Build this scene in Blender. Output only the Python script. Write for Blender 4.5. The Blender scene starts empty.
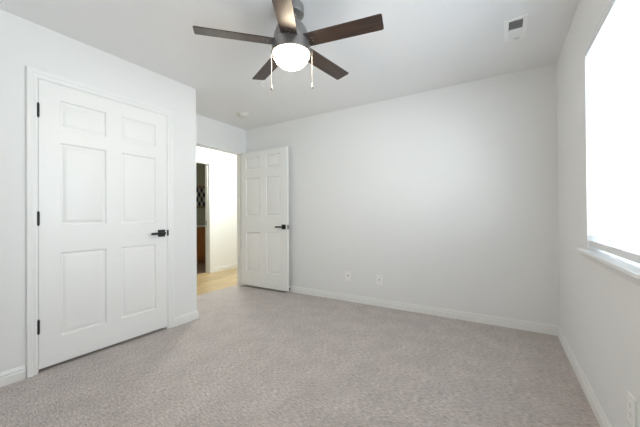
import bpy, bmesh, math, random
from mathutils import Vector, Matrix

random.seed(7)
S = bpy.context.scene
COL = S.collection
PI = math.pi

# ------------------------------------------------------------------ camera
YAW, PITCH, ROLL, FPX = 0.5501, 0.0049, -0.0064, 293.7
CAM = Vector((0.0, 0.0, 1.0912))
F = Vector((-math.sin(YAW) * math.cos(PITCH), math.cos(YAW) * math.cos(PITCH), math.sin(PITCH)))
R0 = Vector((math.cos(YAW), math.sin(YAW), 0))
U0 = R0.cross(F)
Rv = R0 * math.cos(ROLL) + U0 * math.sin(ROLL)
Uv = -R0 * math.sin(ROLL) + U0 * math.cos(ROLL)
cd = bpy.data.cameras.new('camera')
cd.sensor_width = 36.0
cd.lens = FPX * 36.0 / 640.0
cd.clip_start = 0.01
cam = bpy.data.objects.new('camera', cd)
COL.objects.link(cam)
M3 = Matrix((Rv, Uv, -F)).transposed()
cam.matrix_world = Matrix.Translation(CAM) @ M3.to_4x4()
S.camera = cam

# ------------------------------------------------------------------ world, exposure, large lights
SKY = 15.2
BULB = 60.0
HALL = 235.0
BATH = 70.0
S.view_settings.view_transform = 'Standard'
S.view_settings.look = 'None'
S.view_settings.gamma = 1.0
S.view_settings.use_curve_mapping = False
S.view_settings.exposure = -0.15
w = bpy.data.worlds.new('world')
S.world = w
w.use_nodes = True
bg = w.node_tree.nodes['Background']
bg.inputs['Color'].default_value = (0.86, 0.925, 1.0, 1)
bg.inputs['Strength'].default_value = SKY
S.cycles.max_bounces = 14
S.cycles.diffuse_bounces = 8
S.cycles.transparent_max_bounces = 16
S.cycles.sample_clamp_indirect = 6.0
S.cycles.use_denoising = True

# ------------------------------------------------------------------ room numbers (metres)
H = 2.44
XR, YB, XL, YC, XD = 0.4417, 3.353, -2.752, 1.975, -3.421
YN = -0.30                      # wall behind the camera
XH = -4.75                      # far hall wall
WY0, WY1, WZ0, WZ1 = 0.72, 2.328, 0.868, 2.078   # window opening
DY0, DY1, DZ = 2.355, 3.283, 2.060                # bedroom doorway
CY0, CY1, CZ = 0.714, 1.656, 2.066               # closet opening
BY0, BY1, BZ = 2.93, 3.705, 2.10                  # bathroom doorway in the hall wall

pl = bpy.data.lights.new('window_daylight', 'AREA')
pl.shape = 'RECTANGLE'
pl.size = WY1 - WY0
pl.size_y = WZ1 - WZ0
pl.cycles.is_portal = True
po = bpy.data.objects.new('window_daylight', pl)
COL.objects.link(po)
po.location = (XR + 0.16, (WY0 + WY1) / 2, (WZ0 + WZ1) / 2)
po.rotation_euler = (PI / 2, 0, PI / 2)          # -Z axis points to -X (into the room)

# ------------------------------------------------------------------ materials
def mat(name, color, rough=0.6, metal=0.0, bump=None, noise=None, coat=0.0, spec=0.5, emit=None, trans=0.0):
    m = bpy.data.materials.new(name)
    m.use_nodes = True
    nt = m.node_tree
    b = nt.nodes['Principled BSDF']
    b.inputs['Base Color'].default_value = (*color, 1)
    b.inputs['Roughness'].default_value = rough
    b.inputs['Metallic'].default_value = metal
    b.inputs['Coat Weight'].default_value = coat
    b.inputs['Coat Roughness'].default_value = 0.25
    b.inputs['Specular IOR Level'].default_value = spec
    tc = nt.nodes.new('ShaderNodeTexCoord')
    if noise:                                   # (scale, amount): small tone variation
        n = nt.nodes.new('ShaderNodeTexNoise')
        n.inputs['Scale'].default_value = noise[0]
        n.inputs['Detail'].default_value = 4
        nt.links.new(tc.outputs['Object'], n.inputs['Vector'])
        mx = nt.nodes.new('ShaderNodeMix')
        mx.data_type = 'RGBA'
        a = noise[1]
        mx.inputs['A'].default_value = (*[c * (1 - a) for c in color], 1)
        mx.inputs['B'].default_value = (*[min(1, c * (1 + a)) for c in color], 1)
        nt.links.new(n.outputs['Fac'], mx.inputs['Factor'])
        nt.links.new(mx.outputs['Result'], b.inputs['Base Color'])
    if bump:                                    # (scale, strength, distance)
        n2 = nt.nodes.new('ShaderNodeTexNoise')
        n2.inputs['Scale'].default_value = bump[0]
        n2.inputs['Detail'].default_value = 5
        nt.links.new(tc.outputs['Object'], n2.inputs['Vector'])
        bp = nt.nodes.new('ShaderNodeBump')
        bp.inputs['Strength'].default_value = bump[1]
        bp.inputs['Distance'].default_value = bump[2]
        nt.links.new(n2.outputs['Fac'], bp.inputs['Height'])
        nt.links.new(bp.outputs['Normal'], b.inputs['Normal'])
    if emit:
        b.inputs['Emission Color'].default_value = (*emit[0], 1)
        b.inputs['Emission Strength'].default_value = emit[1]
    return m

M_wall = mat('wall_paint', (0.822, 0.825, 0.816), 0.75, bump=(60, 0.10, 0.002), noise=(3, 0.01), spec=0.3)
M_ceil = mat('ceiling_paint', (0.85, 0.85, 0.848), 0.9, bump=(38, 0.35, 0.004), noise=(3, 0.01), spec=0.2)
M_trim = mat('trim_paint', (0.845, 0.848, 0.835), 0.35, noise=(5, 0.01))
M_door = mat('door_paint', (0.872, 0.874, 0.858), 0.38, noise=(5, 0.01), bump=(120, 0.03, 0.001))
M_black = mat('matte_black_metal', (0.010, 0.010, 0.012), 0.5, metal=0.0, noise=(30, 0.1))
M_pewter = mat('brushed_pewter', (0.35, 0.335, 0.33), 0.36, metal=0.85, noise=(60, 0.12))
M_plastic = mat('white_plastic', (0.90, 0.90, 0.89), 0.4, noise=(10, 0.01))
M_smoke = mat('aged_plastic', (0.74, 0.73, 0.67), 0.5, noise=(10, 0.01))
M_cord = mat('white_chain', (0.50, 0.48, 0.44), 0.5, noise=(40, 0.05))
M_fob = mat('brown_fob', (0.16, 0.11, 0.08), 0.5, noise=(40, 0.1))
M_gold = mat('brass_connector', (0.50, 0.38, 0.18), 0.35, metal=0.8, noise=(40, 0.1))
M_dark = mat('dark_gap', (0.02, 0.02, 0.02), 0.8, noise=(20, 0.1))
M_duct_shade = mat('duct_metal_and_shade', (0.50, 0.50, 0.50), 0.6, metal=0.1, noise=(20, 0.1))  # duct grey, also shade put into the vent's near louvres
M_vinyl = mat('window_vinyl', (0.82, 0.83, 0.84), 0.4, noise=(10, 0.01))
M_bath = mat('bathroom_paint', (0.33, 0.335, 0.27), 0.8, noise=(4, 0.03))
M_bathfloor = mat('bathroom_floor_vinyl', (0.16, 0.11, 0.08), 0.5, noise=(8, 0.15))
M_counter = mat('white_countertop', (0.75, 0.73, 0.68), 0.3, noise=(20, 0.05))
M_glow = mat('opal_glass_lit', (0.9, 0.9, 0.88), 0.3, emit=((1.0, 0.83, 0.62), BULB), noise=(4, 0.01))
M_hallglow = mat('hall_lamp_lit', (0.9, 0.9, 0.88), 0.3, emit=((0.96, 1.0, 0.93), HALL), noise=(4, 0.01))
M_bathglow = mat('bathroom_lamp_lit', (0.9, 0.9, 0.88), 0.3, emit=((1.0, 0.92, 0.78), BATH), noise=(4, 0.01))


def mat_wood(name, c1, c2, rough, axis, scale, coat=0.0, planks=None):
    m = bpy.data.materials.new(name)
    m.use_nodes = True
    nt = m.node_tree
    b = nt.nodes['Principled BSDF']
    b.inputs['Roughness'].default_value = rough
    b.inputs['Coat Weight'].default_value = coat
    b.inputs['Coat Roughness'].default_value = 0.30
    tc = nt.nodes.new('ShaderNodeTexCoord')
    mp = nt.nodes.new('ShaderNodeMapping')
    s = [scale] * 3
    s[axis] = scale * 0.07
    mp.inputs['Scale'].default_value = s
    nt.links.new(tc.outputs['Object'], mp.inputs['Vector'])
    n = nt.nodes.new('ShaderNodeTexNoise')
    n.inputs['Scale'].default_value = 1
    n.inputs['Detail'].default_value = 8
    n.inputs['Roughness'].default_value = 0.65
    nt.links.new(mp.outputs['Vector'], n.inputs['Vector'])
    r = nt.nodes.new('ShaderNodeValToRGB')
    r.color_ramp.elements[0].position = 0.35
    r.color_ramp.elements[0].color = (*c1, 1)
    r.color_ramp.elements[1].position = 0.65
    r.color_ramp.elements[1].color = (*c2, 1)
    nt.links.new(n.outputs['Fac'], r.inputs['Fac'])
    out = r.outputs['Color']
    if planks:
        br = nt.nodes.new('ShaderNodeTexBrick')
        br.inputs['Scale'].default_value = 1.0
        br.inputs['Brick Width'].default_value = planks[0]
        br.inputs['Row Height'].default_value = planks[1]
        br.inputs['Mortar Size'].default_value = 0.0015
        br.inputs['Color1'].default_value = (1, 1, 1, 1)
        br.inputs['Color2'].default_value = (0.70, 0.68, 0.64, 1)
        br.inputs['Mortar'].default_value = (0.5, 0.45, 0.4, 1)
        mp2 = nt.nodes.new('ShaderNodeMapping')
        mp2.inputs['Rotation'].default_value = (0, 0, PI / 2 if axis == 1 else 0)
        nt.links.new(tc.outputs['Object'], mp2.inputs['Vector'])
        nt.links.new(mp2.outputs['Vector'], br.inputs['Vector'])
        mx = nt.nodes.new('ShaderNodeMix')
        mx.data_type = 'RGBA'
        mx.blend_type = 'MULTIPLY'
        mx.inputs['Factor'].default_value = 1
        nt.links.new(out, mx.inputs['A'])
        nt.links.new(br.outputs['Color'], mx.inputs['B'])
        out = mx.outputs['Result']
    nt.links.new(out, b.inputs['Base Color'])
    return m


M_blade = mat_wood('dark_walnut_blade', (0.012, 0.006, 0.004), (0.055, 0.028, 0.017), 0.40, 0, 45, coat=0.25)
M_oak = mat_wood('pale_oak_plank', (0.42, 0.30, 0.155), (0.60, 0.46, 0.265), 0.35, 1, 30, planks=(1.2, 0.16))
M_cab = mat_wood('orange_oak_cabinet', (0.42, 0.17, 0.05), (0.62, 0.29, 0.10), 0.4, 2, 30)


def mat_carpet():
    m = bpy.data.materials.new('taupe_carpet')
    m.use_nodes = True
    nt = m.node_tree
    L = nt.links.new
    b = nt.nodes['Principled BSDF']
    b.inputs['Roughness'].default_value = 1.0
    b.inputs['Specular IOR Level'].default_value = 0.1
    b.inputs['Sheen Weight'].default_value = 0.3
    tc = nt.nodes.new('ShaderNodeTexCoord')
    mp = nt.nodes.new('ShaderNodeMapping')
    mp.inputs['Rotation'].default_value = (0, 0, 0.0)
    mp.inputs['Scale'].default_value = (0.55, 2.4, 1.0)     # loops run in short rows across the room
    L(tc.outputs['Object'], mp.inputs['Vector'])
    n1 = nt.nodes.new('ShaderNodeTexNoise')
    n1.inputs['Scale'].default_value = 60
    n1.inputs['Detail'].default_value = 5
    n1.inputs['Roughness'].default_value = 0.7
    L(mp.outputs['Vector'], n1.inputs['Vector'])
    n2 = nt.nodes.new('ShaderNodeTexNoise')
    n2.inputs['Scale'].default_value = 5.5
    n2.inputs['Detail'].default_value = 3
    L(tc.outputs['Object'], n2.inputs['Vector'])
    r = nt.nodes.new('ShaderNodeValToRGB')
    e = r.color_ramp.elements
    e[0].position = 0.33
    e[0].color = (0.265, 0.228, 0.212, 1)
    e[1].position = 0.66
    e[1].color = (0.70, 0.63, 0.595, 1)
    L(n1.outputs['Fac'], r.inputs['Fac'])
    r2 = nt.nodes.new('ShaderNodeValToRGB')
    r2.color_ramp.elements[0].position = 0.35
    r2.color_ramp.elements[0].color = (0.91, 0.91, 0.91, 1)
    r2.color_ramp.elements[1].position = 0.65
    r2.color_ramp.elements[1].color = (1.05, 1.05, 1.05, 1)
    L(n2.outputs['Fac'], r2.inputs['Fac'])
    mx = nt.nodes.new('ShaderNodeMix')
    mx.data_type = 'RGBA'
    mx.blend_type = 'MULTIPLY'
    mx.inputs['Factor'].default_value = 1
    L(r.outputs['Color'], mx.inputs['A'])
    L(r2.outputs['Color'], mx.inputs['B'])
    L(mx.outputs['Result'], b.inputs['Base Color'])
    bp = nt.nodes.new('ShaderNodeBump')
    bp.inputs['Strength'].default_value = 0.7
    bp.inputs['Distance'].default_value = 0.006
    L(n1.outputs['Fac'], bp.inputs['Height'])
    L(bp.outputs['Normal'], b.inputs['Normal'])
    return m


M_carpet = mat_carpet()


def mat_slat():
    m = bpy.data.materials.new('white_translucent_slat')
    m.use_nodes = True
    nt = m.node_tree
    b = nt.nodes['Principled BSDF']
    b.inputs['Base Color'].default_value = (0.86, 0.88, 0.90, 1)
    b.inputs['Roughness'].default_value = 0.45
    t = nt.nodes.new('ShaderNodeBsdfTranslucent')
    t.inputs['Color'].default_value = (0.86, 0.89, 0.92, 1)
    mx = nt.nodes.new('ShaderNodeMixShader')
    mx.inputs['Fac'].default_value = 0.30
    nt.links.new(b.outputs['BSDF'], mx.inputs[1])
    nt.links.new(t.outputs['BSDF'], mx.inputs[2])
    nt.links.new(mx.outputs['Shader'], nt.nodes['Material Output'].inputs['Surface'])
    return m


def mat_glass():
    m = bpy.data.materials.new('window_glass')
    m.use_nodes = True
    nt = m.node_tree
    nt.nodes.remove(nt.nodes['Principled BSDF'])
    t = nt.nodes.new('ShaderNodeBsdfTransparent')
    t.inputs['Color'].default_value = (0.95, 0.97, 0.97, 1)
    g = nt.nodes.new('ShaderNodeBsdfGlossy')
    g.inputs['Roughness'].default_value = 0.02
    fr = nt.nodes.new('ShaderNodeFresnel')
    ge = nt.nodes.new('ShaderNodeNewGeometry')          # leaving faces take the inverse index, so thin panes never trap light
    mr = nt.nodes.new('ShaderNodeMapRange')
    mr.inputs['To Min'].default_value = 1.45
    mr.inputs['To Max'].default_value = 1 / 1.45
    nt.links.new(ge.outputs['Backfacing'], mr.inputs['Value'])
    nt.links.new(mr.outputs['Result'], fr.inputs['IOR'])
    mx = nt.nodes.new('ShaderNodeMixShader')
    nt.links.new(fr.outputs['Fac'], mx.inputs['Fac'])
    nt.links.new(t.outputs['BSDF'], mx.inputs[1])
    nt.links.new(g.outputs['BSDF'], mx.inputs[2])
    nt.links.new(mx.outputs['Shader'], nt.nodes['Material Output'].inputs['Surface'])
    return m


M_slat = mat_slat()
M_glass = mat_glass()


def mat_checker():
    m = bpy.data.materials.new('woven_block_pattern')
    m.use_nodes = True
    nt = m.node_tree
    b = nt.nodes['Principled BSDF']
    b.inputs['Roughness'].default_value = 0.7
    tc = nt.nodes.new('ShaderNodeTexCoord')
    mp = nt.nodes.new('ShaderNodeMapping')
    mp.inputs['Scale'].default_value = (1, 15.0, 8.5)
    mp.inputs['Location'].default_value = (0.5, 0.05, 0.02)
    c = nt.nodes.new('ShaderNodeTexChecker')
    c.inputs['Scale'].default_value = 1
    c.inputs['Color1'].default_value = (0.018, 0.020, 0.04, 1)
    c.inputs['Color2'].default_value = (0.34, 0.34, 0.29, 1)
    nt.links.new(tc.outputs['Object'], mp.inputs['Vector'])
    nt.links.new(mp.outputs['Vector'], c.inputs['Vector'])
    nt.links.new(c.outputs['Color'], b.inputs['Base Color'])
    return m


M_check = mat_checker()
M_frame = mat('brown_picture_frame', (0.22, 0.13, 0.07), 0.5, noise=(20, 0.1))

# ------------------------------------------------------------------ mesh helpers
def bx(bm, x0, x1, y0, y1, z0, z1, bev=0.0, seg=2):
    r = bmesh.ops.create_cube(bm, size=1.0)
    vs = r['verts']
    for v in vs:
        v.co = Vector(((x0 + x1) / 2 + v.co.x * (x1 - x0), (y0 + y1) / 2 + v.co.y * (y1 - y0), (z0 + z1) / 2 + v.co.z * (z1 - z0)))
    if bev:
        es = list({e for v in vs for e in v.link_edges})
        bmesh.ops.bevel(bm, geom=es, offset=bev, segments=seg, profile=0.5, affect='EDGES')


def lathe(bm, prof, n=48, center=(0, 0, 0), axis='Z'):
    rings = []
    c = Vector(center)
    def P(r, a, h):
        x, y = r * math.cos(a), r * math.sin(a)
        if axis == 'Z': return c + Vector((x, y, h))
        if axis == 'X': return c + Vector((h, x, y))
        return c + Vector((x, h, y))
    for r, h in prof:
        if r < 1e-6:
            rings.append([bm.verts.new(P(0, 0, h))])
        else:
            rings.append([bm.verts.new(P(r, 2 * PI * k / n, h)) for k in range(n)])
    for a, b in zip(rings, rings[1:]):
        for k in range(n):
            q = []
            for v in (a[k % len(a)], a[(k + 1) % n % len(a)], b[(k + 1) % n % len(b)], b[k % len(b)]):
                if v not in q:
                    q.append(v)
            if len(q) > 2:
                bm.faces.new(q)


def cyl(bm, p0, p1, r, n=20):
    p0, p1 = Vector(p0), Vector(p1)
    d = p1 - p0
    q = d.to_track_quat('Z', 'Y').to_matrix().to_4x4()
    bmesh.ops.create_cone(bm, cap_ends=True, segments=n, radius1=r, radius2=r, depth=d.length,
                          matrix=Matrix.Translation((p0 + p1) / 2) @ q)


def sweep(bm, prof, p0, p1, out, m0=0.0, m1=0.0, caps=True):
    """Straight moulding: prof = [(offset from wall, height)], wall line p0->p1, 'out' = unit normal into the room.
    m0/m1: mitre per unit offset at each end."""
    p0, p1, out = Vector(p0), Vector(p1), Vector(out)
    d = (p1 - p0).normalized()
    a = [bm.verts.new(p0 + out * o + Vector((0, 0, h)) + d * (o * m0)) for o, h in prof]
    b = [bm.verts.new(p1 + out * o + Vector((0, 0, h)) + d * (o * m1)) for o, h in prof]
    n = len(prof)
    for k in range(n):
        bm.faces.new((a[k], a[(k + 1) % n], b[(k + 1) % n], b[k]))
    if caps:
        bm.faces.new(a)
        bm.faces.new(b)


def obj(name, bm, m, parent=None, smooth=None, loc=None):
    bmesh.ops.recalc_face_normals(bm, faces=bm.faces)
    me = bpy.data.meshes.new(name)
    bm.to_mesh(me)
    bm.free()
    me.materials.append(m)
    if smooth is not None:
        me.shade_smooth()
        me.set_sharp_from_angle(angle=math.radians(smooth))
    o = bpy.data.objects.new(name, me)
    COL.objects.link(o)
    if parent:
        o.parent = parent
        o.matrix_parent_inverse = Matrix.Identity(4)
    if loc:
        o.location = loc
    return o


def B():
    return bmesh.new()


def struct(o):
    o['kind'] = 'structure'
    return o


def tag(o, label, cat, group=None):
    o['label'] = label
    o['category'] = cat
    if group:
        o['group'] = group
    return o


def empty(name, loc, rz=0.0):
    o = bpy.data.objects.new(name, None)
    o.empty_display_size = 0.1
    COL.objects.link(o)
    o.location = loc
    o.rotation_euler = (0, 0, rz)
    return o

# ------------------------------------------------------------------ the shell
T = 0.12
# bedroom floor (carpet), thick slab; L shape: room + the alcove in front of the doorway up to the hall side of the wall
bm = B()
bx(bm, XL - 0.02, XR + 0.02, YN - 0.02, YB + 0.02, -0.06, 0.0)
bx(bm, XD - T, XL - 0.02, YN - 0.02, YB + 0.02, -0.06, 0.0)
struct(obj('floor', bm, M_carpet))
# hall and bathroom floors
bm = B()
bx(bm, XH - 0.10, XD - T, 0.9, 6.0, -0.06, -0.006)
struct(obj('floor_hall', bm, M_oak))
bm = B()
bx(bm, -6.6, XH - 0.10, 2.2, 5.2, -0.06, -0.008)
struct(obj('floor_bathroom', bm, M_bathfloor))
# ceiling over everything
bm = B()
bx(bm, XD - T, XR + 0.3, YN - 0.2, YB + 0.12, H, H + 0.08)
struct(obj('ceiling', bm, M_ceil))
bm = B()
bx(bm, -6.7, XD - T, 0.8, 6.1, H, H + 0.08)
struct(obj('ceiling_hall', bm, M_ceil))

# back wall
bm = B()
bx(bm, XD - T, XR, YB, YB + T, 0, H)
struct(obj('wall_back', bm, M_wall))
# wall behind the camera
bm = B()
bx(bm, XD - T, XR + 0.02, YN - T, YN, -0.06, H)
struct(obj('wall_near', bm, M_wall))
# right wall round the window
bm = B()
TW = 0.17
bx(bm, XR, XR + TW, YN - T, WY0, -0.06, H)
bx(bm, XR, XR + TW, WY1, YB + T, -0.06, H)
bx(bm, XR, XR + TW, WY0, WY1, -0.06, WZ0)
bx(bm, XR, XR + TW, WY0, WY1, WZ1, H)
struct(obj('wall_right', bm, M_wall))
# closet wall on the left (with its door opening) and the closet's end wall
bm = B()
bx(bm, XL - 0.11, XL, YN, CY0, 0, H)
bx(bm, XL - 0.11, XL, CY1, YC, 0, H)
bx(bm, XL - 0.11, XL, CY0, CY1, CZ, H)
struct(obj('wall_left', bm, M_wall))
bm = B()
bx(bm, XD - T, XL - 0.11, YC - 0.11, YC, 0, H)
struct(obj('wall_closet_end', bm, M_wall))
bm = B()
bx(bm, XD - T, XD - T + 0.05, YN, YC - 0.11, 0, H)
struct(obj('wall_closet_back', bm, M_wall))
# doorway wall
bm = B()
bx(bm, XD - T, XD, YC, DY0, 0, H)
bx(bm, XD - T, XD, DY1, YB, 0, H)
bx(bm, XD - T, XD, DY0, DY1, DZ, H)
struct(obj('wall_doorway', bm, M_wall))
# hall walls: far wall with the bathroom doorway, ends, and the near side beyond the bedroom
bm = B()
bx(bm, XH - 0.12, XH, 0.9, BY0, -0.006, H)
bx(bm, XH - 0.12, XH, BY1, 6.0, -0.006, H)
bx(bm, XH - 0.12, XH, BY0, BY1, BZ, H)
bx(bm, XH - 0.12, XD - T, 6.0, 6.1, -0.006, H)
bx(bm, XH - 0.12, XD - T, 0.8, 0.9, -0.006, H)
bx(bm, XD - T, XD, YB + T, 6.0, -0.006, H)
struct(obj('wall_hall', bm, M_wall))
# bathroom walls
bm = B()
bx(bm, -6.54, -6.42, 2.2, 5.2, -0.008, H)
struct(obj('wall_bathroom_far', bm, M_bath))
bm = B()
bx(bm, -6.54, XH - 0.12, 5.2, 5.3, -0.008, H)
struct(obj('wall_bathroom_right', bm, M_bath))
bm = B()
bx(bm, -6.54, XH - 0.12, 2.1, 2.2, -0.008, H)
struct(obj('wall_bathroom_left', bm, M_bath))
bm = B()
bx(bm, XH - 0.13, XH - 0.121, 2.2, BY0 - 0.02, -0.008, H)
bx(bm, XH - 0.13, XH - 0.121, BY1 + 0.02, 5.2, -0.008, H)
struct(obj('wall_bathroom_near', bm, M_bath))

# ------------------------------------------------------------------ baseboards
BASE = [(0.0, 0.0), (0.015, 0.0), (0.015, 0.052), (0.0135, 0.055), (0.007, 0.0565), (0.007, 0.0605), (0.0105, 0.063), (0.0105, 0.072), (0.006, 0.080), (0.004, 0.088), (0.0, 0.088)]
def base(name, runs):
    bm = B()
    for p0, p1, out, m0, m1 in runs:
        sweep(bm, BASE, p0, p1, out, m0, m1)
    return struct(obj(name, bm, M_trim))
base('baseboard_back', [((XD, YB, 0), (XR, YB, 0), (0, -1, 0), 1, -1)])
base('baseboard_right', [((XR, YN, 0), (XR, YB, 0), (-1, 0, 0), 1, -1)])
base('baseboard_near', [((XL, YN, 0), (XR, YN, 0), (0, 1, 0), 1, -1)])
base('baseboard_left', [((XL, YN, 0), (XL, CY0 - 0.062, 0), (1, 0, 0), 1, 0),
                        ((XL, CY1 + 0.05, 0), (XL, YC, 0), (1, 0, 0), 0, 1),
                        ((XL, YC, 0), (XD, YC, 0), (0, 1, 0), -1, -1)])
base('baseboard_doorway', [((XD, YC, 0), (XD, DY0, 0), (1, 0, 0), 1, 0), ((XD, DY1, 0), (XD, YB, 0), (1, 0, 0), 0, -1)])
bm = B()
sweep(bm, BASE, (XH, BY1 + 0.078, -0.006), (XH, 6.0, -0.006), (1, 0, 0))
sweep(bm, BASE, (XH, 0.9, -0.006), (XH, BY0 - 0.078, -0.006), (1, 0, 0))
struct(obj('baseboard_hall', bm, M_trim))

# ------------------------------------------------------------------ casings and door frames
def casing(bm, face_x, y0, y1, ztop, wid, zb, out=1):
    """mitred casing round an opening on a wall of constant x; (y0,y1,ztop) = inner edge"""
    prof = [(0.0, 0.0), (0.0, 0.008), (0.010, 0.011), (wid * 0.45, 0.010), (wid * 0.55, 0.014), (wid * 0.9, 0.017), (wid, 0.015), (wid, 0.0)]
    path = [((y0, zb), (-1, 0)), ((y0, ztop), (-1, 1)), ((y1, ztop), (1, 1)), ((y1, zb), (1, 0))]
    rings = []
    for (y, z), (dy, dz) in path:
        rings.append([bm.verts.new((face_x + out * t, y + dy * o, z + dz * o)) for o, t in prof])
    n = len(prof)
    for a, b in zip(rings, rings[1:]):
        for k in range(n):
            bm.faces.new((a[k], a[(k + 1) % n], b[(k + 1) % n], b[k]))
    bm.faces.new(rings[0])
    bm.faces.new(rings[-1])

def jamb(bm, x0, x1, y0, y1, z1, zb, t=0.018, stop=None):
    bx(bm, x0, x1, y0 - 0.0, y0 + t, zb, z1 - t)
    bx(bm, x0, x1, y1 - t, y1, zb, z1 - t)
    bx(bm, x0, x1, y0, y1, z1 - t, z1)
    if stop:
        s0, s1 = stop
        bx(bm, s0, s1, y0 + t, y0 + t + 0.01, zb, z1 - t)
        bx(bm, s0, s1, y1 - t - 0.01, y1 - t, zb, z1 - t)
        bx(bm, s0, s1, y0 + t, y1 - t, z1 - t - 0.01, z1 - t)

# closet: the frame around the closed door
LY0, LY1, LZ0, LZ1 = 0.723, 1.650, 0.024, 2.058          # closet door leaf
bm = B()
jamb(bm, XL - 0.11, XL + 0.0, CY0, CY1, CZ, 0.0, t=0.0065, stop=(XL - 0.075, XL - 0.042))
casing(bm, XL, CY0 + 0.001, CY1 - 0.001, CZ - 0.002, 0.057, 0.0)
struct(obj('trim_1', bm, M_trim))
# bedroom doorway: jamb lining only, plaster meets it flush
bm = B()
jamb(bm, XD - T - 0.004, XD + 0.003, DY0, DY1, DZ, 0.0, t=0.012, stop=(XD - 0.075, XD - 0.042))
struct(obj('trim_2', bm, M_trim))
# bathroom doorway in the hall
bm = B()
jamb(bm, XH - 0.124, XH + 0.002, BY0, BY1, BZ, -0.006, t=0.014, stop=(XH - 0.075, XH - 0.042))
casing(bm, XH, BY0 + 0.004, BY1 - 0.004, BZ - 0.004, 0.075, -0.006)
tr3 = struct(obj('trim_3', bm, M_trim))
bm = B()
bx(bm, XH - 0.105, XH - 0.08, BY1 - 0.017, BY1 - 0.0135, 0.90, 0.99, 0.001)
obj('strike_plate', bm, M_black, tr3)

# ------------------------------------------------------------------ six-panel doors
def door_slab(W, Z0, Z1, th, cols, rows):
    """local: x = along the width from the hinge, y = thickness (0 .. th), z up"""
    bm = B()
    xs = sorted({0, W, *[c for p in cols for c in p]})
    zs = sorted({Z0, Z1, *[c for p in rows for c in p]})
    steps = [(0.0, 0.0), (0.002, 0.0020), (0.008, 0.0125), (0.016, 0.0130), (0.036, 0.0030), (0.040, 0.0022)]
    for y, s in ((0.0, 1), (th, -1)):
        vg = {(x, z): bm.verts.new((x, y, z)) for x in xs for z in zs}
        for i in range(len(xs) - 1):
            for j in range(len(zs) - 1):
                x0, x1, z0, z1 = xs[i], xs[i + 1], zs[j], zs[j + 1]
                ring = [vg[(x0, z0)], vg[(x1, z0)], vg[(x1, z1)], vg[(x0, z1)]]
                if (x0, x1) in cols and (z0, z1) in rows:
                    for ins, dep in steps[1:]:
                        nr = [bm.verts.new((x0 + ins, y + s * dep, z0 + ins)), bm.verts.new((x1 - ins, y + s * dep, z0 + ins)),
                              bm.verts.new((x1 - ins, y + s * dep, z1 - ins)), bm.verts.new((x0 + ins, y + s * dep, z1 - ins))]
                        for k in range(4):
                            bm.faces.new((ring[k], ring[(k + 1) % 4], nr[(k + 1) % 4], nr[k]))
                        ring = nr
                bm.faces.new(ring)
        if s == 1:
            A = vg
        else:
            Bq = vg
    def strip(keys):
        for k0, k1 in zip(keys, keys[1:]):
            bm.faces.new((A[k0], A[k1], Bq[k1], Bq[k0]))
    strip([(x, Z0) for x in xs]); strip([(x, Z1) for x in xs])
    strip([(0, z) for z in zs]); strip([(W, z) for z in zs])
    return bm

def lever_set(door, x, z, yf, s, direction, label=None):
    """square rosette, neck and flat lever on the face y = yf, standing out in direction s (-1/1)"""
    r = 0.033
    bm = B()
    ya, yb = sorted((yf, yf + s * 0.011))
    bx(bm, x - r, x + r, ya, yb, z - r, z + r, 0.002)
    h = obj('door_handle', bm, M_black, door)
    bm = B()
    cyl(bm, (x, yf + s * 0.010, z), (x, yf + s * 0.052, z), 0.0105)
    ya, yb = sorted((yf + s * 0.044, yf + s * 0.058))
    xa, xb = sorted((x - direction * 0.014, x + direction * 0.118))
    bx(bm, xa, xb, ya, yb, z - 0.0105, z + 0.0105, 0.003)
    obj('lever', bm, M_black, h, smooth=40)
    return h

# closet door: hinges at the near side (small y), closed, faces +x
W = LY1 - LY0
bm = door_slab(W, 0.0, LZ1 - LZ0, 0.035,
               [(0.120, 0.416), (0.528, 0.822)],
               [(0.196, 0.803), (1.006, 1.610), (1.718, 1.922)])
closet = empty('closet_door', (XL - 0.001, LY0, LZ0), PI / 2)     # local +x -> world +y, local +y -> world -x
tag(closet, 'closed white six-panel closet door with three black hinges on its left', 'door')
obj('door_leaf', bm, M_door, closet, smooth=20)
for zc in (1.838, 1.078, 0.322):
    z = zc - LZ0
    bm = B()
    cyl(bm, (-0.004, -0.008, z - 0.045), (-0.004, -0.008, z + 0.045), 0.0075, 14)
    cyl(bm, (-0.004, -0.008, z + 0.045), (-0.004, -0.008, z + 0.052), 0.005, 12)
    cyl(bm, (-0.004, -0.008, z - 0.052), (-0.004, -0.008, z - 0.045), 0.005, 12)
    bx(bm, -0.0065, -0.0012, -0.002, 0.03, z - 0.044, z + 0.044)
    obj('hinge', bm, M_black, closet, smooth=40)
lever_set(closet, 1.594 - LY0, 0.927 - LZ0, 0.0, -1, -1)
bm = B()
bx(bm, W - 0.001, W + 0.004, -0.0045, 0.02, 0.900 - LZ0, 0.957 - LZ0)
bx(bm, W + 0.003, W + 0.016, -0.0110, -0.0085, 0.900 - LZ0, 0.957 - LZ0)
obj('latch_plate', bm, M_black, closet)

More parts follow.
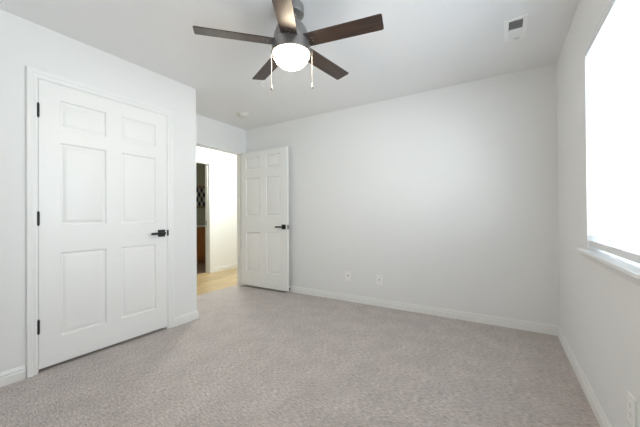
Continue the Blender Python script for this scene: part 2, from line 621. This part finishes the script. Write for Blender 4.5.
# bedroom door: swung open against the back wall, face y = 3.24 towards the room
OX0, OX1 = -3.414, -2.523
W2 = OX1 - OX0
bd = empty('bedroom_door', (OX0, 3.240, 0.030))
tag(bd, 'white six-panel bedroom door swung wide open in front of the back wall', 'door')
bm = door_slab(W2, 0.0, 2.018, 0.035,
               [(0.100, 0.385), (0.505, 0.775)],
               [(0.215, 0.812), (1.048, 1.622), (1.750, 1.940)])
obj('door_leaf', bm, M_door, bd, smooth=20)
lever_set(bd, W2 - 0.058, 0.897, 0.0, -1, -1)
lever_set(bd, W2 - 0.058, 0.897, 0.035, 1, -1)
bm = B()
bx(bm, W2 - 0.001, W2 + 0.0015, 0.005, 0.030, 0.865, 0.925)
bx(bm, W2 + 0.0012, W2 + 0.009, 0.011, 0.024, 0.886, 0.904, 0.002)
obj('latch_plate', bm, M_black, bd)
for z in (1.83, 1.0, 0.22):
    bm = B()
    cyl(bm, (-0.002, 0.041, z - 0.045), (-0.002, 0.041, z + 0.045), 0.0065, 12)
    bx(bm, -0.0015, 0.001, 0.004, 0.041, z - 0.044, z + 0.044)
    obj('hinge', bm, M_black, bd, smooth=40)

# door stop on the back baseboard behind the open door
ds = empty('door_stop', (-2.564, YB - 0.013, 0.042))
tag(ds, 'small black tipped door stop on the back baseboard behind the open door', 'door stop')
bm = B()
lathe(bm, [(0, 0.0), (0.013, 0.0), (0.013, -0.004), (0.005, -0.008), (0.005, -0.036), (0, -0.036)], 18, (0, 0, 0), 'Y')
obj('rod', bm, M_black, ds, smooth=40)
bm = B()
lathe(bm, [(0, -0.034), (0.010, -0.034), (0.010, -0.048), (0.006, -0.052), (0, -0.052)], 18, (0, 0, 0), 'Y')
obj('rubber_tip', bm, M_black, ds, smooth=40)

# ------------------------------------------------------------------ window
wf = empty('window_1', (XR, (WY0 + WY1) / 2, WZ0))
struct(wf)
hw = (WY1 - WY0) / 2
hh = WZ1 - WZ0
bm = B()
for (a, b, c, d) in ((-hw, hw, 0.0, 0.072), (-hw, hw, hh - 0.05, hh), (-hw, -hw + 0.05, 0.072, hh - 0.05), (hw - 0.05, hw, 0.072, hh - 0.05)):
    bx(bm, 0.095, 0.150, a, b, c, d, 0.004)
obj('window_frame', bm, M_vinyl, wf)
for a, b in ((-hw + 0.05, hw - 0.05),):
    bm = B()
    bx(bm, 0.115, 0.119, a, b, 0.072, hh - 0.05)
    obj('pane', bm, M_glass, wf)
# stool (sill board) and its little cove underneath
bm = B()
bx(bm, -0.030, 0.093, -hw + 0.001, hw - 0.001, 0.0005, 0.004)
prof = [(0.0, -0.020), (0.022, -0.020), (0.029, -0.016), (0.031, -0.009), (0.029, -0.002), (0.024, 0.002), (0.0, 0.002)]
sweep(bm, prof, (0, -hw - 0.145, 0.001), (0, hw + 0.145, 0.001), (-1, 0, 0))
prof = [(0.0, -0.048), (0.006, -0.048), (0.010, -0.040), (0.012, -0.028), (0.018, -0.019), (0.0, -0.019)]
sweep(bm, prof, (0, -hw - 0.125, 0.001), (0, hw + 0.125, 0.001), (-1, 0, 0))
obj('window_sill', bm, M_trim, wf, smooth=30)

# blind hung inside the opening
bl = empty('window_blind', (XR + 0.034, (WY0 + WY1) / 2, WZ0))
tag(bl, 'white horizontal slat blind hanging in the bright window above the sill', 'blind')
bw = hw - 0.006
bm = B()
bx(bm, -0.024, 0.026, -bw, bw, hh - 0.045, hh - 0.003, 0.002)
obj('headrail', bm, M_vinyl, bl)
bm = B()
bx(bm, -0.034, -0.026, -bw, bw, hh - 0.050, hh - 0.002, 0.002)
bx(bm, -0.037, -0.033, -bw, bw, hh - 0.016, hh - 0.006, 0.001)
obj('valance', bm, M_vinyl, bl)
bm = B()
bx(bm, -0.026, 0.026, -bw, bw, 0.028, 0.062, 0.004)
obj('bottom_rail', bm, M_vinyl, bl)
slat_me = None
zt, zb_, NS = hh - 0.075, 0.088, 25
tilt = math.radians(-9)
for i in range(NS):
    z = zb_ + (zt - zb_) * i / (NS - 1)
    if slat_me is None:
        bm = B()
        K = 6
        top, bot = [], []
        for k in range(K + 1):
            u = -0.025 + 0.05 * k / K
            c = 0.003 * (1 - (u / 0.025) ** 2)
            x, zz = u * math.cos(tilt) - c * math.sin(tilt), u * math.sin(tilt) + c * math.cos(tilt)
            top.append((x, zz + 0.0012)); bot.append((x, zz - 0.0012))
        pr = top + bot[::-1]
        a = [bm.verts.new((x, -bw + 0.003, zz)) for x, zz in pr]
        b = [bm.verts.new((x, bw - 0.003, zz)) for x, zz in pr]
        n = len(pr)
        for k in range(n):
            bm.faces.new((a[k], a[(k + 1) % n], b[(k + 1) % n], b[k]))
        bm.faces.new(a); bm.faces.new(b)
        so = obj('slat', bm, M_slat, bl, smooth=40)
        slat_me = so.data
    else:
        so = bpy.data.objects.new('slat', slat_me)
        COL.objects.link(so)
        so.parent = bl
    so.location = (0, 0, z)
for y in (-bw + 0.15, -bw * 0.33, bw * 0.33, bw - 0.15):
    for x in (-0.0265, 0.0265):
        bm = B()
        cyl(bm, (x, y, 0.058), (x, y, hh - 0.045), 0.0009, 6)
        obj('ladder_cord', bm, M_cord, bl)

# ------------------------------------------------------------------ ceiling fan
FX, FY, FZ = -1.144, 1.523, 2.20
fan = empty('ceiling_fan', (FX, FY, H))
tag(fan, 'five-blade ceiling fan with dark wooden blades, pewter housing and lit globe', 'ceiling fan')
def zr(z):
    return z - H
bm = B()
lathe(bm, [(0, 0.0), (0.083, 0.0), (0.084, zr(2.425)), (0.084, zr(2.393)), (0.080, zr(2.384)), (0.071, zr(2.382)), (0.064, zr(2.379)), (0.036, zr(2.377)), (0.034, zr(2.370)), (0, zr(2.370))], 64)
obj('canopy', bm, M_pewter, fan, smooth=35)
bm = B()
lathe(bm, [(0, zr(2.375)), (0.030, zr(2.375)), (0.030, zr(2.352)), (0.042, zr(2.345)), (0.062, zr(2.335)), (0.082, zr(2.315)), (0.098, zr(2.290)), (0.108, zr(2.262)),
           (0.113, zr(2.235)), (0.114, zr(2.222)), (0.111, zr(2.219)), (0.111, zr(2.214)), (0.118, zr(2.211)), (0.122, zr(2.185)), (0.1245, zr(2.150)), (0.125, zr(2.133)),
           (0.122, zr(2.130)), (0.116, zr(2.130)), (0.116, zr(2.139)), (0, zr(2.139))], 72)
obj('motor_housing', bm, M_pewter, fan, smooth=35)
bm = B()
N = 14
prof = [(0.112, zr(2.141)), (0.1155, zr(2.133))]
for k in range(1, N + 1):
    a = PI / 2 * k / N
    prof.append((0.1155 * math.cos(a) if k < N else 0.0, zr(2.133) - 0.092 * math.sin(a)))
lathe(bm, [(0, zr(2.141))] + prof, 64)
obj('glass_globe', bm, M_glow, fan, smooth=60)

def blade_mesh():
    """underside outline in the blade's own frame: x outwards, y ccw; pitched about x"""
    bm = B()
    out = []
    x0, x1, hw0, hw1 = 0.095, 0.590, 0.051, 0.056
    r = 0.012
    pts = [(x0, -hw0), (x0 + 0.06, -hw0 - 0.002)]
    pts += [(x1 - r + r * math.cos(a), -hw1 + r + r * math.sin(a)) for a in [(-PI / 2) * (1 - k / 5) for k in range(6)]]
    pts += [(x1 - r - 0.004 + r * math.cos(a), hw1 - r + r * math.sin(a)) for a in [(PI / 2) * k / 5 for k in range(6)]]
    pts += [(x0 + 0.06, hw0 + 0.002), (x0, hw0)]
    vt = [bm.verts.new((x, y, 0.003)) for x, y in pts]
    vb = [bm.verts.new((x, y, -0.003)) for x, y in pts]
    bm.faces.new(vt); bm.faces.new(vb[::-1])
    n = len(pts)
    for k in range(n):
        bm.faces.new((vt[k], vt[(k + 1) % n], vb[(k + 1) % n], vb[k]))
    return bm
bmesh_blade = blade_mesh()
first = None
for k in range(5):
    az = 0.178 + 2 * PI * k / 5 + (0.03 if k == 4 else 0.0)
    if first is None:
        first = obj('blade', bmesh_blade, M_blade, fan)
        b_ = first
    else:
        b_ = first.copy()
        COL.objects.link(b_)
    b_.parent = fan
    b_.location = (0, 0, zr(FZ))
    b_.rotation_euler = (Matrix.Rotation(az, 3, 'Z') @ Matrix.Rotation(math.radians(-11), 3, 'X')).to_euler()
    # blade arm: the flat iron that bolts the blade to the motor, on top of the blade
    if k == 0:
        bm = B()
        bx(bm, 0.085, 0.175, -0.022, 0.022, 0.0031, 0.0075, 0.0015)
        for sx, sy in ((0.150, 0.012), (0.150, -0.012), (0.125, 0.0)):
            cyl(bm, (sx, sy, -0.0045), (sx, sy, -0.003), 0.004, 12)
        arm = obj('blade_arm', bm, M_pewter, b_)
    else:
        a2 = arm.copy()
        COL.objects.link(a2)
        a2.parent = b_

def chain(dx, dy, z1, tip):
    bm = B()
    cyl(bm, (dx, dy, zr(2.165)), (dx, dy, zr(z1 + 0.03)), 0.0013, 10)
    n = 60
    for k in range(n):
        z = zr(2.165) + (zr(z1 + 0.03) - zr(2.165)) * k / n
        bmesh.ops.create_icosphere(bm, subdivisions=1, radius=0.0016, matrix=Matrix.Translation((dx, dy, z)))
    c = obj('pull_chain', bm, M_cord, fan)
    bm = B()
    lathe(bm, [(0, zr(z1 + 0.038)), (0.003, zr(z1 + 0.036)), (0.0065, zr(z1 + 0.016)), (0.0065, zr(z1 + 0.010)), (0, zr(z1 + 0.010))], 14, (dx, dy, 0))
    obj('fob', bm, M_cord if tip else M_pewter, c, smooth=40)
    bm = B()
    lathe(bm, [(0, zr(z1 + 0.010)), (0.0062, zr(z1 + 0.010)), (0.0055, zr(z1 + 0.002)), (0.003, zr(z1)), (0, zr(z1))], 14, (dx, dy, 0))
    obj('fob_tip', bm, M_fob, c, smooth=40)
rr = 0.129
chain(-rr * R0.x, -rr * R0.y, 1.900, False)
chain(0.134 * R0.x, 0.134 * R0.y, 1.908, True)

# ------------------------------------------------------------------ ceiling fittings
# smoke detector
sd = empty('smoke_detector', (-2.915, 2.793, H))
tag(sd, 'round white smoke detector on the ceiling in front of the doorway', 'smoke detector')
bm = B()
lathe(bm, [(0, 0), (0.082, 0), (0.082, -0.010), (0.074, -0.012), (0, -0.012)], 48)
obj('base_plate', bm, M_smoke, sd, smooth=35)
bm = B()
lathe(bm, [(0, -0.012), (0.062, -0.012), (0.064, -0.024), (0.058, -0.034), (0.046, -0.038), (0, -0.039)], 48)
obj('cover', bm, M_smoke, sd, smooth=35)
bm = B()
lathe(bm, [(0, -0.038), (0.009, -0.038), (0.009, -0.0415), (0, -0.042)], 20, (0.02, 0, 0))
obj('test_button', bm, M_plastic, sd, smooth=35)

# swag hook
hk = empty('ceiling_hook', (-2.03, 2.234, H))
tag(hk, 'tiny white plant hook screwed into the ceiling beyond the fan', 'hook')
bm = B()
lathe(bm, [(0, 0), (0.013, 0), (0.012, -0.004), (0.004, -0.007), (0, -0.007)], 20)
obj('hook_base', bm, M_plastic, hk, smooth=35)
bm = B()
prev = None
pts = [Vector((0, 0, -0.005))]
for k in range(13):
    a = PI * 0.5 + 2 * PI * 0.72 * k / 12
    pts.append(Vector((0.024 * math.cos(a) * R0.x, 0.024 * math.cos(a) * R0.y, -0.026 + 0.018 * math.sin(a))))
for a, b in zip(pts, pts[1:]):
    cyl(bm, a, b, 0.0028, 10)
obj('hook_wire', bm, M_plastic, hk, smooth=50)
bm = B()
bmesh.ops.create_icosphere(bm, subdivisions=2, radius=0.0042, matrix=Matrix.Translation(pts[-1]))
obj('hook_tip', bm, M_fob, hk, smooth=60)

# air register
vx0, vx1, vy0, vy1 = 0.034, 0.176, 2.417, 2.719
vt = empty('air_vent', ((vx0 + vx1) / 2, (vy0 + vy1) / 2, H))
tag(vt, 'white rectangular louvred air vent set in the ceiling near the right wall', 'vent')
hx, hy = (vx1 - vx0) / 2, (vy1 - vy0) / 2
ix, iy = 0.042, 0.120
bm = B()
for (a, b, c, d) in ((-hx, hx, -hy, -iy), (-hx, hx, iy, hy), (-hx, -ix, -iy, iy), (ix, hx, -iy, iy)):
    bx(bm, a, b, c, d, -0.008, 0.0, 0.001)
bx(bm, -ix, ix, -0.003, 0.003, -0.006, 0.0)
obj('vent_frame', bm, M_plastic, vt)
bm = B()
bx(bm, -ix, ix, -iy, iy, -0.0006, 0.0)
obj('vent_opening', bm, M_duct_shade, vt)
ns = 9
for half in (0, 1):
    for k in range(ns):
        y = (-iy + 0.007 + k * 0.0125) if half == 0 else (0.011 + k * 0.0125)
        bm = B()
        a = math.radians(35 if half == 0 else -35)
        dy, dz = 0.0058 * math.cos(a), 0.0058 * math.sin(a)
        v = []
        for x in (-ix, ix):
            v.append([bm.verts.new((x, y - dy, -0.0072 - dz)), bm.verts.new((x, y + dy, -0.0072 + dz)),
                      bm.verts.new((x, y + dy, -0.0064 + dz)), bm.verts.new((x, y - dy, -0.0064 - dz))])
        for i in range(4):
            bm.faces.new((v[0][i], v[0][(i + 1) % 4], v[1][(i + 1) % 4], v[1][i]))
        bm.faces.new(v[0]); bm.faces.new(v[1])
        obj('louvre', bm, M_plastic if half else M_duct_shade, vt)  # near louvres coloured grey to paint in the shade of their gaps
bm = B()
bx(bm, -0.006, 0.030, iy + 0.006, iy + 0.010, -0.012, -0.006, 0.001)
obj('damper_lever', bm, M_duct_shade, vt)

# ------------------------------------------------------------------ wall plates
def plate(name, loc, rz, label, cat, kind):
    o = empty(name, loc, rz)
    tag(o, label, cat)
    bm = B()
    bx(bm, -0.037, 0.037, -0.0075, 0.0, -0.0585, 0.0585, 0.002)
    obj('cover_plate', bm, M_plastic, o)
    for z in (0.042, -0.042):
        bm = B()
        cyl(bm, (0, -0.0082, z), (0, -0.007, z), 0.0032, 12)
        obj('screw', bm, M_plastic, o)
    bm = B()
    if kind == 'jack':
        bx(bm, -0.007, 0.007, -0.0085, -0.0065, 0.002, 0.015, 0.001)
        obj('jack', bm, M_dark, o)
    elif kind == 'coax':
        cyl(bm, (0, -0.018, 0.004), (0, -0.005, 0.004), 0.0055, 12)
        cyl(bm, (0, -0.0105, 0.004), (0, -0.0065, 0.004), 0.009, 6)
        obj('connector', bm, M_gold, o)
    else:
        bx(bm, -0.017, 0.017, -0.0088, -0.007, -0.034, 0.034, 0.001)
        s = obj('socket', bm, M_plastic, o)
        for z in (0.018, -0.018):
            for x in (-0.006, 0.006):
                bm = B()
                bx(bm, x - 0.0007, x + 0.0007, -0.0091, -0.0085, z - 0.003, z + 0.004)
                obj('slot', bm, M_dark, s)
            bm = B()
            cyl(bm, (0, -0.0091, z - 0.010), (0, -0.0085, z - 0.010), 0.002, 10)
            obj('ground_hole', bm, M_dark, s)
    return o
plate('wall_jack', (-1.645, YB, 0.314), 0, 'small white wall plate with a dark phone jack, nearer the open door', 'wall plate', 'jack')
plate('cable_outlet', (-1.231, YB, 0.311), 0, 'small white wall plate with a brass coax connector on back wall', 'wall plate', 'coax')
plate('power_outlet', (XR, 1.635, 0.312), -PI / 2, 'white power outlet low on the right wall under the window', 'outlet', 'power')

# ------------------------------------------------------------------ hall lamp and bathroom
hl = empty('hall_light', (-4.15, 3.75, H))
tag(hl, 'round flush ceiling light glowing in the hallway outside the doorway', 'ceiling light')
bm = B()
lathe(bm, [(0, 0), (0.15, 0), (0.152, -0.018), (0.145, -0.022), (0, -0.022)], 40)
obj('lamp_base', bm, M_pewter, hl, smooth=40)
bm = B()
lathe(bm, [(0, -0.020), (0.138, -0.022), (0.130, -0.045), (0.10, -0.066), (0.05, -0.078), (0, -0.081)], 40)
obj('diffuser', bm, M_hallglow, hl, smooth=60)

bt = empty('bathroom_light', (-5.6, 3.6, H))
tag(bt, 'round flush ceiling light in the bathroom across the hall', 'ceiling light')
bm = B()
lathe(bm, [(0, 0), (0.13, 0), (0.13, -0.02), (0, -0.02)], 32)
obj('lamp_base', bm, M_pewter, bt, smooth=40)
bm = B()
lathe(bm, [(0, -0.018), (0.12, -0.02), (0.10, -0.05), (0.05, -0.068), (0, -0.07)], 32)
obj('diffuser', bm, M_bathglow, bt, smooth=60)

# vanity: cabinet and top
vn = empty('bathroom_vanity', (-6.419, 4.40, -0.008))
tag(vn, 'orange-brown wooden vanity cabinet in the dim bathroom across the hall', 'cabinet')
bm = B()
bx(bm, 0.0, 0.50, -0.60, 0.60, 0.09, 0.835, 0.002)
bx(bm, 0.0, 0.44, -0.59, 0.59, 0.0, 0.09)
obj('body', bm, M_cab, vn)
for k in range(3):
    y0 = -0.59 + k * 0.395
    bm = B()
    bx(bm, 0.5, 0.518, y0, y0 + 0.385, 0.12, 0.66, 0.003)
    bx(bm, 0.518, 0.524, y0, y0 + 0.055, 0.12, 0.66, 0.002)
    bx(bm, 0.518, 0.524, y0 + 0.33, y0 + 0.385, 0.12, 0.66, 0.002)
    bx(bm, 0.518, 0.524, y0 + 0.055, y0 + 0.33, 0.12, 0.175, 0.002)
    bx(bm, 0.518, 0.524, y0 + 0.055, y0 + 0.33, 0.605, 0.66, 0.002)
    obj('cabinet_door', bm, M_cab, vn)
    bm = B()
    bx(bm, 0.5, 0.52, y0, y0 + 0.385, 0.675, 0.82, 0.003)
    obj('drawer', bm, M_cab, vn)
ct = B()
bx(ct, -6.42, -5.88, 3.79, 5.01, 0.828, 0.855, 0.004)
tag(obj('countertop', ct, M_counter), 'thin white countertop lying on the orange-brown bathroom vanity', 'countertop')
# picture with the block pattern
pc = empty('framed_picture', (-6.42, 4.72, 1.56))
tag(pc, 'brown framed picture with dark and pale block pattern above the vanity', 'picture')
bm = B()
bx(bm, 0.002, 0.012, -0.22, 0.22, -0.255, 0.255)
obj('print', bm, M_check, pc)
bm = B()
for (a, b, c, d) in ((-0.245, 0.245, 0.25, 0.28), (-0.245, 0.245, -0.28, -0.25), (-0.245, -0.22, -0.25, 0.25), (0.22, 0.245, -0.25, 0.25)):
    bx(bm, 0.0, 0.022, a, b, c, d, 0.002)
obj('frame', bm, M_frame, pc)
